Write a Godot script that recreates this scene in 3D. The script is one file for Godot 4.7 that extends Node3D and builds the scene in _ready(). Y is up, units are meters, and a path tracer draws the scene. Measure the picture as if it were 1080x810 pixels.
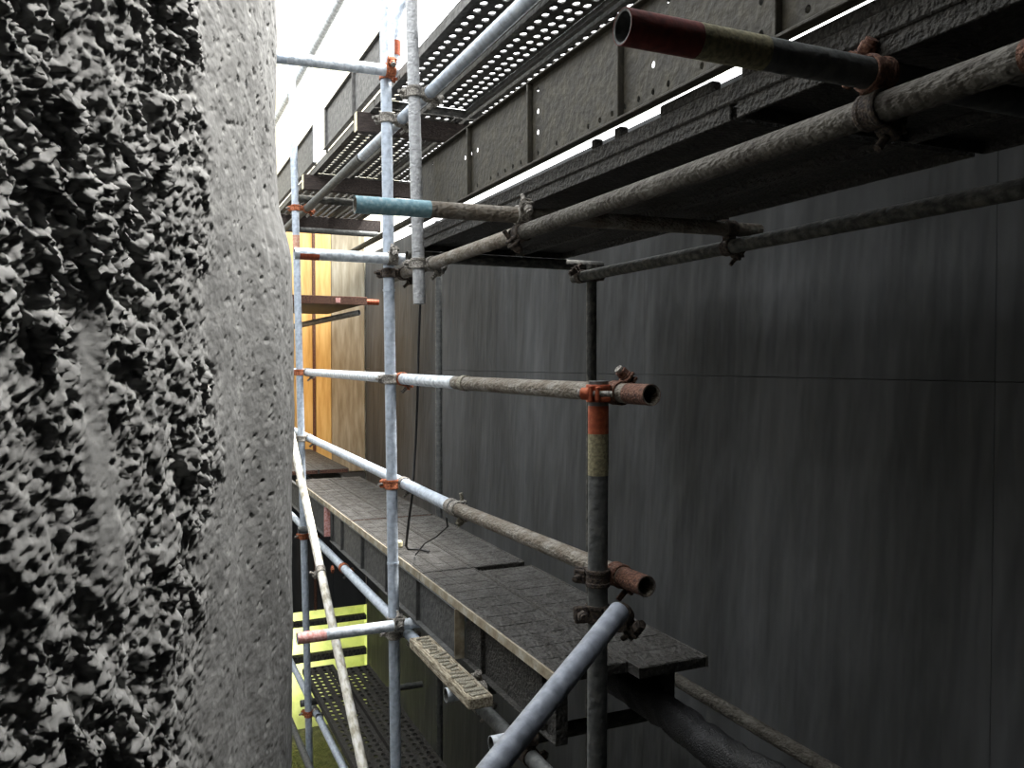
extends Node3D
# A narrow excavation: a rough concrete wall close on the left, tube-and-coupler scaffolding in the middle, a flat concrete wall on the right.
# Axes: x to the right wall, y up, -z along the shaft. The camera is at the origin.

const R := 0.02415
var taken := {}
var M := {}
var meshes := {}
var ends := {}
var rng := RandomNumberGenerator.new()

# ---------------------------------------------------------------- helpers
func numbered(called: String) -> String:
	if not taken.has(called):
		taken[called] = 0
		return called
	taken[called] += 1
	return "%s_%03d" % [called, taken[called]]

func tag(o: Node3D, label: String, category: String, group := "") -> Node3D:
	o.set_meta("label", label)
	o.set_meta("category", category)
	if group != "":
		o.set_meta("group", group)
	return o

func thing(called: String, at: Vector3, label: String, category: String, group := "") -> Node3D:
	var o := Node3D.new()
	o.name = numbered(called)
	add_child(o)
	o.position = at
	tag(o, label, category, group)
	return o

func put(called: String, mesh: Mesh, m: Material, parent: Node3D, xf := Transform3D()) -> MeshInstance3D:
	var o := MeshInstance3D.new()
	o.name = numbered(called) if parent == self else called
	o.mesh = mesh
	o.material_override = m
	o.transform = xf
	o.cast_shadow = GeometryInstance3D.SHADOW_CASTING_SETTING_ON
	parent.add_child(o, true)
	return o

func struct(called: String, mesh: Mesh, m: Material, label: String, category: String) -> MeshInstance3D:
	var o := put(called, mesh, m, self)
	o.set_meta("kind", "structure")
	tag(o, label, category)
	return o

func begin() -> SurfaceTool:
	var st := SurfaceTool.new()
	st.begin(Mesh.PRIMITIVE_TRIANGLES)
	st.set_smooth_group(-1)
	return st

func done(st: SurfaceTool) -> ArrayMesh:
	st.generate_normals()
	return st.commit()

# a, b, c, d run counter-clockwise as seen from the front
func quad(st: SurfaceTool, a: Vector3, b: Vector3, c: Vector3, d: Vector3) -> void:
	for v in [a, c, b, a, d, c]:
		st.add_vertex(v)

func tri(st: SurfaceTool, a: Vector3, b: Vector3, c: Vector3) -> void:
	for v in [a, c, b]:
		st.add_vertex(v)

# a box with chamfered edges
func box(st: SurfaceTool, c: Vector3, s: Vector3, bev := 0.002, xf := Transform3D()) -> void:
	st.set_smooth_group(-1)
	var h := s / 2.0
	bev = minf(bev, minf(h.x, minf(h.y, h.z)) * 0.6)
	var p := func(sx: float, sy: float, sz: float, ax: int) -> Vector3:
		var v := Vector3(sx * (h.x - (0.0 if ax == 0 else bev)), sy * (h.y - (0.0 if ax == 1 else bev)), sz * (h.z - (0.0 if ax == 2 else bev)))
		return xf * (c + v)
	for k in [-1.0, 1.0]:
		var f := [
			[p.call(k, -1, -1, 0), p.call(k, 1, -1, 0), p.call(k, 1, 1, 0), p.call(k, -1, 1, 0)],
			[p.call(-1, k, -1, 1), p.call(-1, k, 1, 1), p.call(1, k, 1, 1), p.call(1, k, -1, 1)],
			[p.call(-1, -1, k, 2), p.call(1, -1, k, 2), p.call(1, 1, k, 2), p.call(-1, 1, k, 2)]]
		for q in f:
			if k > 0:
				quad(st, q[0], q[1], q[2], q[3])
			else:
				quad(st, q[3], q[2], q[1], q[0])
	if bev <= 0.0:
		return
	for a in [-1.0, 1.0]:
		for b in [-1.0, 1.0]:
			var flip: bool = a * b < 0
			var e := [
				[p.call(a, b, -1, 0), p.call(a, b, -1, 1), p.call(a, b, 1, 1), p.call(a, b, 1, 0)],
				[p.call(-1, a, b, 1), p.call(-1, a, b, 2), p.call(1, a, b, 2), p.call(1, a, b, 1)],
				[p.call(b, -1, a, 2), p.call(b, -1, a, 0), p.call(b, 1, a, 0), p.call(b, 1, a, 2)]]
			for q in e:
				if flip:
					quad(st, q[3], q[2], q[1], q[0])
				else:
					quad(st, q[0], q[1], q[2], q[3])
			for d in [-1.0, 1.0]:
				if a * b * d > 0:
					tri(st, p.call(a, b, d, 0), p.call(a, b, d, 1), p.call(a, b, d, 2))
				else:
					tri(st, p.call(a, b, d, 2), p.call(a, b, d, 1), p.call(a, b, d, 0))

func box_mesh(s: Vector3, bev := 0.002) -> ArrayMesh:
	var key := "box%s%s" % [s, bev]
	if not meshes.has(key):
		var st := begin()
		box(st, Vector3.ZERO, s, bev)
		meshes[key] = done(st)
	return meshes[key]

func span(lo: Vector3, hi: Vector3, bev := 0.002) -> ArrayMesh:
	var st := begin()
	box(st, (lo + hi) / 2.0, (hi - lo).abs(), bev)
	return done(st)

# turns a profile of (radius, height) round the y axis; closed = the profile returns to its start
func lathe(st: SurfaceTool, prof: Array, n := 20, xf := Transform3D(), closed := false, a0 := 0.0, a1 := TAU) -> void:
	var count := prof.size() if closed else prof.size() - 1
	for k in count:
		var p: Vector2 = prof[k]
		var q: Vector2 = prof[(k + 1) % prof.size()]
		st.set_smooth_group(k + 1)
		for i in n:
			var t0 := a0 + (a1 - a0) * i / n
			var t1 := a0 + (a1 - a0) * (i + 1) / n
			var c0 := Vector3(cos(t0), 0, -sin(t0))
			var c1 := Vector3(cos(t1), 0, -sin(t1))
			quad(st, xf * (c0 * p.x + Vector3(0, p.y, 0)), xf * (c1 * p.x + Vector3(0, p.y, 0)), xf * (c1 * q.x + Vector3(0, q.y, 0)), xf * (c0 * q.x + Vector3(0, q.y, 0)))

# an open pipe along y from 0 to len
func pipe_mesh(length: float, r := R) -> ArrayMesh:
	var key := "pipe%.3f/%.4f" % [length, r]
	if not meshes.has(key):
		var st := begin()
		lathe(st, [Vector2(r - 0.004, 0.001), Vector2(r - 0.001, 0), Vector2(r, 0.0015), Vector2(r, length - 0.0015), Vector2(r - 0.001, length), Vector2(r - 0.004, length - 0.001)], 24, Transform3D(), true)
		meshes[key] = done(st)
	return meshes[key]

func sleeve_mesh(length: float, r := R + 0.0006, a0 := 0.0, a1 := TAU) -> ArrayMesh:
	var key := "sleeve%.3f/%.4f/%.2f/%.2f" % [length, r, a0, a1]
	if not meshes.has(key):
		var st := begin()
		lathe(st, [Vector2(R - 0.0005, 0), Vector2(r, 0), Vector2(r, length), Vector2(R - 0.0005, length)], 24, Transform3D(), true, a0, a1)
		meshes[key] = done(st)
	return meshes[key]

func along(a: Vector3, b: Vector3) -> Transform3D:
	var y := (b - a).normalized()
	var x := y.cross(Vector3(0, 0, 1) if absf(y.z) < 0.9 else Vector3(0, 1, 0)).normalized()
	return Transform3D(Basis(x, y, x.cross(y)), a)

# a scaffold tube from a to b; bands: [name, from, to, material, label]
func tube(called: String, a: Vector3, b: Vector3, m: Material, label: String, category: String, group := "", bands := [], key := "") -> Node3D:
	var o := thing(called, a, label, category, group)
	if key != "":
		ends[key] = [a, b]
	o.transform = along(a, b)
	put("pipe", pipe_mesh(a.distance_to(b)), m, o)
	for d in bands:
		var r: float = d[5] if d.size() > 5 else R + 0.0006
		var s := put(d[0], sleeve_mesh(d[2] - d[1], r, d[6] if d.size() > 7 else 0.0, d[7] if d.size() > 7 else TAU), d[3], o, Transform3D(Basis(), Vector3(0, d[1], 0)))
		s.set_meta("label", d[4])
	return o

# a round bar through points (local), as one mesh
func sweep(pts: Array, r: float, n := 10, wob := 0.0) -> ArrayMesh:
	var st := begin()
	st.set_smooth_group(1)
	var rings := []
	var side := Vector3.ZERO
	for i in pts.size():
		var d: Vector3 = (pts[mini(i + 1, pts.size() - 1)] - pts[maxi(i - 1, 0)]).normalized()
		if side == Vector3.ZERO:
			side = d.cross(Vector3(0.3, 0.2, 0.9)).normalized()
		side = (side - d * side.dot(d)).normalized()
		var up := d.cross(side)
		var ring := []
		for k in n:
			var t := TAU * k / n
			ring.append(pts[i] + (side * cos(t) + up * sin(t)) * (r * (1.0 + wob * rng.randf_range(-1, 1))))
		rings.append(ring)
	for i in rings.size() - 1:
		for k in n:
			quad(st, rings[i][k], rings[i][(k + 1) % n], rings[i + 1][(k + 1) % n], rings[i + 1][k])
	st.set_smooth_group(-1)
	for k in range(1, n - 1):
		tri(st, rings[0][0], rings[0][k + 1], rings[0][k])
		tri(st, rings[-1][0], rings[-1][k], rings[-1][k + 1])
	return done(st)

# ---------------------------------------------------------------- materials
func noise_tex(freq: float, cols: Array, seed_: int, kind := FastNoiseLite.TYPE_SIMPLEX_SMOOTH, octaves := 4, size := 512) -> NoiseTexture2D:
	var n := FastNoiseLite.new()
	n.noise_type = kind
	n.seed = seed_
	n.frequency = freq
	n.fractal_octaves = octaves
	n.fractal_gain = 0.55
	var t := NoiseTexture2D.new()
	t.width = size
	t.height = size
	t.seamless = true
	t.noise = n
	var g := Gradient.new()
	var offs := PackedFloat32Array()
	var cc := PackedColorArray()
	for c in cols:
		offs.append(c[0])
		cc.append(c[1])
	g.offsets = offs
	g.colors = cc
	t.color_ramp = g
	return t

func bump_tex(freq: float, seed_: int, strength := 4.0, kind := FastNoiseLite.TYPE_SIMPLEX_SMOOTH) -> NoiseTexture2D:
	var n := FastNoiseLite.new()
	n.noise_type = kind
	n.seed = seed_
	n.frequency = freq
	n.fractal_octaves = 4
	var t := NoiseTexture2D.new()
	t.width = 512
	t.height = 512
	t.seamless = true
	t.noise = n
	t.as_normal_map = true
	t.bump_strength = strength
	return t

func material(called: String, cols: Array, scale: Vector3, freq: float, rough: float, metal := 0.0, bump: Texture2D = null, bump_scale := 1.0, world := false, offset := Vector3.ZERO) -> StandardMaterial3D:
	var m := StandardMaterial3D.new()
	m.resource_name = called
	m.albedo_texture = noise_tex(freq, cols, hash(called) % 1000)
	m.uv1_triplanar = true
	m.uv1_world_triplanar = world
	m.uv1_scale = scale
	m.uv1_offset = offset
	m.roughness = rough
	m.metallic = metal
	if bump:
		m.normal_enabled = true
		m.normal_texture = bump
		m.normal_scale = bump_scale
	M[called] = m
	return m

func make_materials() -> void:
	var b1 := bump_tex(0.03, 11, 6.0)
	var b2 := bump_tex(0.06, 12, 10.0)
	var V := Vector3.ONE
	material("galvanised", [[0.1, Color(0.57, 0.6, 0.64)], [0.5, Color(0.69, 0.73, 0.78)], [0.9, Color(0.78, 0.81, 0.84)]], V * 2.5, 0.02, 0.5, 0.2, b1, 0.4)
	material("galvanised_bright", [[0.3, Color(0.66, 0.69, 0.72)], [0.6, Color(0.84, 0.86, 0.88)]], V * 2.5, 0.02, 0.5, 0.15, b1, 0.4)
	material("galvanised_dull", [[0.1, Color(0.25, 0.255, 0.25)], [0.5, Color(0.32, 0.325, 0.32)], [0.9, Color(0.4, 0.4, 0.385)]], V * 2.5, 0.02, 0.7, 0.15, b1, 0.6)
	material("muddy_tube", [[0.1, Color(0.34, 0.29, 0.24)], [0.42, Color(0.41, 0.38, 0.335)], [0.6, Color(0.46, 0.435, 0.395)], [0.9, Color(0.54, 0.525, 0.5)]], Vector3(3, 1.2, 3), 0.015, 0.85, 0.0, b2, 0.8)
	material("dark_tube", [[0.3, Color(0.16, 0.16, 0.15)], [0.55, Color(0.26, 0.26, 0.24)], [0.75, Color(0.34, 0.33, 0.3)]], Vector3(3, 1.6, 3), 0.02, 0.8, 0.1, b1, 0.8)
	material("white_tube", [[0.25, Color(0.6, 0.57, 0.5)], [0.45, Color(0.78, 0.76, 0.7)], [0.6, Color(0.86, 0.85, 0.82)]], Vector3(3, 1.2, 3), 0.02, 0.7, 0.0, b1, 0.6)
	material("orange_rust", [[0.25, Color(0.33, 0.17, 0.1)], [0.5, Color(0.62, 0.33, 0.19)], [0.75, Color(0.72, 0.45, 0.3)]], V * 5.0, 0.03, 0.85, 0.0, b2, 0.8)
	material("brown_rust", [[0.25, Color(0.2, 0.13, 0.1)], [0.5, Color(0.36, 0.22, 0.16)], [0.75, Color(0.45, 0.33, 0.26)]], V * 5.0, 0.03, 0.9, 0.0, b2, 0.8)
	material("coupler_grey", [[0.25, Color(0.3, 0.28, 0.26)], [0.5, Color(0.52, 0.5, 0.47)], [0.75, Color(0.66, 0.64, 0.6)]], V * 6.0, 0.03, 0.7, 0.1, b2, 0.8)
	material("coupler_dark", [[0.25, Color(0.13, 0.11, 0.1)], [0.5, Color(0.24, 0.2, 0.17)], [0.75, Color(0.33, 0.28, 0.23)]], V * 6.0, 0.03, 0.85, 0.1, b2, 0.8)
	material("orange_paint", [[0.1, Color(0.48, 0.2, 0.1)], [0.6, Color(0.62, 0.29, 0.15)], [0.9, Color(0.68, 0.38, 0.24)]], V * 5.0, 0.02, 0.75, 0.0, b1, 0.3)
	material("red_paint", [[0.2, Color(0.3, 0.11, 0.09)], [0.7, Color(0.42, 0.17, 0.14)]], V * 5.0, 0.02, 0.8, 0.0, b1, 0.3)
	material("pink_paint", [[0.3, Color(0.76, 0.5, 0.46)], [0.6, Color(0.86, 0.68, 0.66)]], V * 5.0, 0.02, 0.7, 0.0, b1, 0.3)
	material("cream_paint", [[0.2, Color(0.36, 0.34, 0.26)], [0.7, Color(0.56, 0.53, 0.41)]], V * 6.0, 0.03, 0.8, 0.0, b1, 0.4)
	material("blue_paint", [[0.15, Color(0.36, 0.5, 0.54)], [0.6, Color(0.46, 0.6, 0.64)], [0.85, Color(0.6, 0.66, 0.68)]], V * 5.0, 0.02, 0.65, 0.0, b1, 0.3)
	material("toe_board_steel", [[0.1, Color(0.135, 0.12, 0.082)], [0.5, Color(0.175, 0.158, 0.112)], [0.9, Color(0.225, 0.205, 0.15)]], V * 2.0, 0.015, 0.75, 0.05, b1, 0.4)
	material("toe_board_grey", [[0.1, Color(0.28, 0.275, 0.27)], [0.5, Color(0.36, 0.355, 0.345)], [0.9, Color(0.44, 0.435, 0.425)]], V * 2.0, 0.02, 0.7, 0.1, b1, 0.5)
	material("beam_grey", [[0.1, Color(0.2, 0.2, 0.2)], [0.5, Color(0.26, 0.26, 0.255)], [0.9, Color(0.33, 0.33, 0.32)]], V * 2.0, 0.02, 0.75, 0.1, b1, 0.5)
	material("galvanised_mud", [[0.1, Color(0.5, 0.5, 0.5)], [0.5, Color(0.6, 0.605, 0.61)], [0.9, Color(0.7, 0.7, 0.7)]], V * 2.5, 0.02, 0.6, 0.15, b2, 0.5)
	material("galvanised_mid", [[0.1, Color(0.42, 0.44, 0.47)], [0.5, Color(0.5, 0.52, 0.56)], [0.9, Color(0.58, 0.6, 0.63)]], V * 2.5, 0.02, 0.55, 0.2, b1, 0.4)
	material("peach_paint", [[0.2, Color(0.72, 0.5, 0.4)], [0.7, Color(0.8, 0.66, 0.58)]], V * 5.0, 0.02, 0.7)
	material("plank_steel", [[0.1, Color(0.25, 0.24, 0.225)], [0.5, Color(0.32, 0.315, 0.3)], [0.9, Color(0.4, 0.39, 0.37)]], V * 2.0, 0.02, 0.65, 0.2, b1, 0.6)
	material("plank_dark", [[0.1, Color(0.13, 0.12, 0.11)], [0.5, Color(0.18, 0.175, 0.16)], [0.9, Color(0.24, 0.225, 0.21)]], V * 2.0, 0.02, 0.85, 0.05, b2, 0.9)
	material("plank_muddy", [[0.1, Color(0.14, 0.127, 0.113)], [0.42, Color(0.19, 0.18, 0.168)], [0.58, Color(0.225, 0.217, 0.207)], [0.9, Color(0.29, 0.283, 0.275)]], Vector3(2.2, 2.2, 0.8), 0.015, 0.6, 0.1, b2, 0.5)
	material("muddy_dark", [[0.1, Color(0.2, 0.175, 0.15)], [0.42, Color(0.26, 0.245, 0.215)], [0.6, Color(0.31, 0.295, 0.265)], [0.9, Color(0.38, 0.37, 0.345)]], Vector3(3, 1.2, 3), 0.015, 0.85, 0.0, b2, 0.8)  # copy of muddy_tube with the shade of the dim tubes in its colour
	material("edge_steel", [[0.1, Color(0.47, 0.42, 0.34)], [0.5, Color(0.56, 0.52, 0.44)], [0.9, Color(0.65, 0.63, 0.58)]], V * 2.0, 0.012, 0.6, 0.1, b1, 0.4)
	material("timber", [[0.25, Color(0.4, 0.36, 0.29)], [0.5, Color(0.58, 0.54, 0.46)], [0.75, Color(0.68, 0.65, 0.58)]], Vector3(9, 9, 1.2), 0.02, 0.9, 0.0, b2, 1.0)
	material("pale_timber_end", [[0.3, Color(0.78, 0.74, 0.6)], [0.7, Color(0.88, 0.85, 0.74)]], V * 4.0, 0.02, 0.9)
	material("dark_timber", [[0.1, Color(0.14, 0.115, 0.1)], [0.5, Color(0.2, 0.165, 0.15)], [0.9, Color(0.27, 0.23, 0.21)]], Vector3(1.2, 9, 9), 0.02, 0.9, 0.0, b2, 0.6)
	material("black_sheath", [[0.3, Color(0.04, 0.04, 0.045)], [0.6, Color(0.08, 0.08, 0.085)], [0.85, Color(0.15, 0.15, 0.165)]], V * 5.0, 0.03, 0.5, 0.0, b2, 1.5)
	material("black_cable", [[0.3, Color(0.07, 0.07, 0.07)], [0.7, Color(0.13, 0.13, 0.13)]], V * 5.0, 0.03, 0.6)
	material("mud", [[0.3, Color(0.4, 0.38, 0.33)], [0.7, Color(0.62, 0.6, 0.54)]], V * 9.0, 0.03, 0.95, 0.0, b2, 1.0)
	material("cream_plastic", [[0.3, Color(0.8, 0.76, 0.6)], [0.7, Color(0.9, 0.87, 0.74)]], V * 9.0, 0.03, 0.6)
	# concrete
	material("rough_concrete", [[0.1, Color(0.42, 0.42, 0.415)], [0.4, Color(0.52, 0.52, 0.515)], [0.65, Color(0.58, 0.58, 0.575)], [0.9, Color(0.68, 0.68, 0.67)]], V * 2.2, 0.03, 0.92, 0.0, bump_tex(0.08, 21, 8.0), 0.12, true)
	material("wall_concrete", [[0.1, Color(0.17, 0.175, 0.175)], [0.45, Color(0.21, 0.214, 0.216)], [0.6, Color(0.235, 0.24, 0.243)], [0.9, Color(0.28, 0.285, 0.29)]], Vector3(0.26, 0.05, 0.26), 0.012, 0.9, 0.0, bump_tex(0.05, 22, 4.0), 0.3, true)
	material("pale_concrete", [[0.1, Color(0.8, 0.77, 0.66)], [0.5, Color(0.88, 0.86, 0.77)], [0.9, Color(0.93, 0.92, 0.86)]], Vector3(0.7, 0.2, 0.7), 0.012, 0.9, 0.0, null, 1.0, true)  # cream concrete, lightened to carry the daylight glare
	material("floor_mud", [[0.25, Color(0.16, 0.15, 0.14)], [0.7, Color(0.32, 0.31, 0.29)]], V * 0.8, 0.02, 0.7, 0.0, b2, 1.0, true)
	material("yellow_ply", [[0.1, Color(0.72, 0.57, 0.33)], [0.5, Color(0.78, 0.64, 0.39)], [0.9, Color(0.83, 0.7, 0.46)]], Vector3(2.0, 0.25, 2.0), 0.015, 0.8, 0.0, null, 1.0, true)
	material("beige_ply", [[0.1, Color(0.5, 0.46, 0.38)], [0.5, Color(0.57, 0.53, 0.45)], [0.9, Color(0.64, 0.61, 0.54)]], Vector3(2.0, 0.25, 2.0), 0.015, 0.85, 0.0, null, 1.0, true)
	material("lime_paint", [[0.2, Color(0.82, 0.85, 0.6)], [0.6, Color(0.88, 0.9, 0.68)]], Vector3(1.0, 1.0, 1.0), 0.01, 0.7, 0.0, null, 1.0, true)  # pale lime colour of the chamber walls

# ---------------------------------------------------------------- couplers
func coupler_meshes() -> void:
	var st := begin()
	# a clamp: ring round y, 44 mm wide, with two lugs on +z
	lathe(st, [Vector2(0.0252, -0.021), Vector2(0.0288, -0.021), Vector2(0.0302, -0.018), Vector2(0.0302, -0.012), Vector2(0.0286, -0.009), Vector2(0.0286, 0.009), Vector2(0.0302, 0.012), Vector2(0.0302, 0.018), Vector2(0.0288, 0.021), Vector2(0.0252, 0.021)], 22, Transform3D(), true)
	box(st, Vector3(-0.008, 0, 0.043), Vector3(0.009, 0.034, 0.03), 0.003)
	box(st, Vector3(0.008, 0, 0.043), Vector3(0.009, 0.04, 0.034), 0.003)
	meshes["clamp"] = done(st)
	st = begin()
	var side := Transform3D(Basis(Vector3(0, 0, 1), PI / 2), Vector3.ZERO)
	lathe(st, [Vector2(0, -0.04), Vector2(0.0105, -0.04), Vector2(0.0105, -0.031), Vector2(0.007, -0.03), Vector2(0.007, 0.042), Vector2(0, 0.043)], 10, side)
	meshes["bolt"] = done(st)
	st = begin()
	lathe(st, [Vector2(0, -0.008), Vector2(0.0125, -0.009), Vector2(0.0145, -0.007), Vector2(0.0145, 0.007), Vector2(0.0125, 0.009), Vector2(0, 0.008)], 6, side)
	lathe(st, [Vector2(0.007, 0.0085), Vector2(0.0165, 0.0085), Vector2(0.0165, 0.0105), Vector2(0.007, 0.0105)], 14, side, true)
	meshes["nut"] = done(st)
	st = begin()
	box(st, Vector3.ZERO, Vector3(0.014, 0.036, 0.036), 0.004)
	meshes["block"] = done(st)

# clamps tube ka to tube kb where their axes come closest; lug: which way the bolts look
func join(ka: String, kb: String, label: String, m := "coupler_grey", m2 := "", called := "right_angle_coupler", lug := 1.0) -> Node3D:
	var a0: Vector3 = ends[ka][0]
	var da: Vector3 = (ends[ka][1] - a0).normalized()
	var b0: Vector3 = ends[kb][0]
	var db: Vector3 = (ends[kb][1] - b0).normalized()
	var w := a0 - b0
	var dd := da.dot(db)
	var den := 1.0 - dd * dd
	var ta := (dd * db.dot(w) - da.dot(w)) / den
	var tb := (db.dot(w) - dd * da.dot(w)) / den
	var a := a0 + da * ta
	var b := b0 + db * tb
	var gap := a.distance_to(b)
	if gap < 0.0485 or ta < 0 or tb < 0:
		print("check ", label, " gap ", gap, " ", ta, " ", tb)
	return clamp_pair(a, da, db, (b - a) / gap, gap, label, m, m2, called, lug)

func clamp_pair(a: Vector3, da: Vector3, db: Vector3, n: Vector3, gap: float, label: String, m: String, m2: String, called: String, lug := 1.0) -> Node3D:
	var o := thing(called, a, label, "coupler", "tube couplers of the scaffold")
	var far: Material = M[m2 if m2 != "" else m]
	for k in 2:
		var y := (da if k == 0 else db)
		var z := (n.cross(y) * lug).normalized()
		var away := (-n if k == 0 else n)
		z = (z * 0.75 + away * 0.66).normalized()
		var xf := Transform3D(Basis(y.cross(z), y, z), n * (gap * k))
		var mm: Material = M[m] if k == 0 else far
		put("clamp_band", meshes["clamp"], mm, o, xf)
		var b := put("bolt", meshes["bolt"], M["coupler_grey"] if m != "coupler_dark" else mm, o, xf * Transform3D(Basis(), Vector3(0, 0, 0.044)))
		put("nut", meshes["nut"], mm, b, Transform3D(Basis(), Vector3(0.024, 0, 0)))
	put("saddle_block", meshes["block"], far, o, Transform3D(Basis(n, da, n.cross(da)), n * (gap / 2.0)) * Transform3D(Basis.from_scale(Vector3(clampf((gap - 0.05) / 0.014 * 1.0, 0.15, 1.0), 1, 1)), Vector3.ZERO))
	return o

# ---------------------------------------------------------------- decks
# one flat perforated strip: cells along z with holes; top at y = 0
func hole_row(st: SurfaceTool, x: float, z0: float, count: int, cw: float, cl: float, rx: float, rz: float, thick := 0.002, collar := 0.005) -> void:
	var n := 8
	for k in count:
		var zc := z0 + (k + 0.5) * cl
		var outer := []
		var inner := []
		for i in n:
			var a := TAU * (i + 0.5) / n
			var q := Vector2(cos(a), sin(a))
			var s := 1.0 / maxf(absf(q.x), absf(q.y))
			outer.append(Vector2(q.x * s * cw / 2, q.y * s * cl / 2))
			inner.append(Vector2(q.x * rx, q.y * rz))
		for i in n:
			var j := (i + 1) % n
			var f := func(p: Vector2, y: float) -> Vector3: return Vector3(x + p.x, y, zc + p.y)
			st.set_smooth_group(-1)
			# octagon cells leave square corners; the corner is filled from the outer ring
			if outer[i].x != outer[j].x and outer[i].y != outer[j].y:
				var corner := Vector2(cw / 2 * signf(outer[i].x), cl / 2 * signf(outer[i].y))
				tri(st, f.call(outer[j], 0), f.call(corner, 0), f.call(outer[i], 0))
				tri(st, f.call(outer[i], -thick), f.call(corner, -thick), f.call(outer[j], -thick))
			quad(st, f.call(inner[i], 0), f.call(inner[j], 0), f.call(outer[j], 0), f.call(outer[i], 0))
			quad(st, f.call(outer[i], -thick), f.call(outer[j], -thick), f.call(inner[j], -thick), f.call(inner[i], -thick))
			# a short collar pressed downwards round each hole
			quad(st, f.call(inner[i], -thick - collar), f.call(inner[j], -thick - collar), f.call(inner[j], 0), f.call(inner[i], 0))

# plank with its top at y = 0, centre x = 0, from z = 0 to z = -len
func perforated_plank(length: float, width := 0.23) -> Dictionary:
	var key := "plank%.2f" % length
	if meshes.has(key):
		return meshes[key]
	var st := begin()
	var count := int(length / 0.066)
	var cl := length / count
	var w := 0.046
	for x in [-0.076, -0.03, 0.03, 0.076]:
		hole_row(st, x, -length, count, w, cl, 0.0145, 0.021)
	for e in [[-width / 2, -0.099], [-0.007, 0.007], [0.099, width / 2]]:
		box(st, Vector3((e[0] + e[1]) / 2, -0.001, -length / 2), Vector3(e[1] - e[0], 0.002, length), 0.0005)
	var d := {"plate": done(st)}
	st = begin()
	box(st, Vector3(0, -0.022, -length / 2), Vector3(0.0025, 0.04, length), 0.0005)
	box(st, Vector3(0.01, -0.041, -length / 2), Vector3(0.02, 0.0025, length), 0.0005)
	d["flange"] = done(st)
	st = begin()
	box(st, Vector3(0, -0.022, 0), Vector3(width - 0.006, 0.038, 0.003), 0.0005)
	d["end"] = done(st)
	meshes[key] = d
	return d

func lay_perforated(at: Vector3, length: float, m: Material, label: String, group: String, end_m: Material = null, width := 0.23) -> Node3D:
	var d := perforated_plank(length, width)
	var o := thing("scaffold_plank", at, label, "plank", group)
	put("deck_plate", d["plate"], m, o)
	put("side_flange", d["flange"], m, o, Transform3D(Basis(), Vector3(-width / 2 + 0.002, -0.002, 0)))
	put("side_flange", d["flange"], m, o, Transform3D(Basis(Vector3.UP, PI), Vector3(width / 2 - 0.002, -0.002, -length)))
	put("end_plate", d["end"], end_m if end_m else m, o, Transform3D(Basis(), Vector3(0, -0.002, -0.003)))
	put("end_plate", d["end"], end_m if end_m else m, o, Transform3D(Basis(), Vector3(0, -0.002, -length + 0.003)))
	return o

# solid plank with pressed tread pads
func lay_solid(at: Vector3, length: float, width: float, m: Material, edge: Material, label: String, group: String, end_m: Material = null) -> Node3D:
	var o := thing("deck_plank", at, label, "plank", group)
	var key := "solid%.2f/%.3f" % [length, width]
	if not meshes.has(key):
		var st := begin()
		box(st, Vector3(0, -0.002, -length / 2), Vector3(width - 0.014, 0.004, length - 0.004), 0.001)
		meshes[key + "p"] = done(st)
		st = begin()
		var n := int(length / 0.115)
		var pitch := length / n
		for k in n:
			for c in 3:
				box(st, Vector3((c - 1) * (width - 0.04) / 3.0, 0.0006, -(k + 0.5) * pitch), Vector3((width - 0.04) / 3.0 - 0.012, 0.0025, pitch - 0.012), 0.0012)
		meshes[key + "t"] = done(st)
		st = begin()
		box(st, Vector3(0, -0.014, -length / 2), Vector3(0.007, 0.034, length), 0.0015)
		meshes[key + "e"] = done(st)
		st = begin()
		box(st, Vector3(0, -0.015, 0), Vector3(width - 0.016, 0.03, 0.005), 0.001)
		meshes[key + "n"] = done(st)
		meshes[key] = true
	put("deck_plate", meshes[key + "p"], m, o)
	put("tread_pads", meshes[key + "t"], m, o)
	put("edge_lip", meshes[key + "e"], edge, o, Transform3D(Basis(), Vector3(-width / 2 + 0.0035, 0, 0)))
	put("edge_lip", meshes[key + "e"], m, o, Transform3D(Basis(), Vector3(width / 2 - 0.0035, 0, 0)))
	put("end_plate", meshes[key + "n"], m, o, Transform3D(Basis(), Vector3(0, -0.0005, -length + 0.004)))
	put("end_plate", meshes[key + "n"], end_m if end_m else m, o, Transform3D(Basis(), Vector3(0, -0.0005, -0.004)))
	return o

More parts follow.
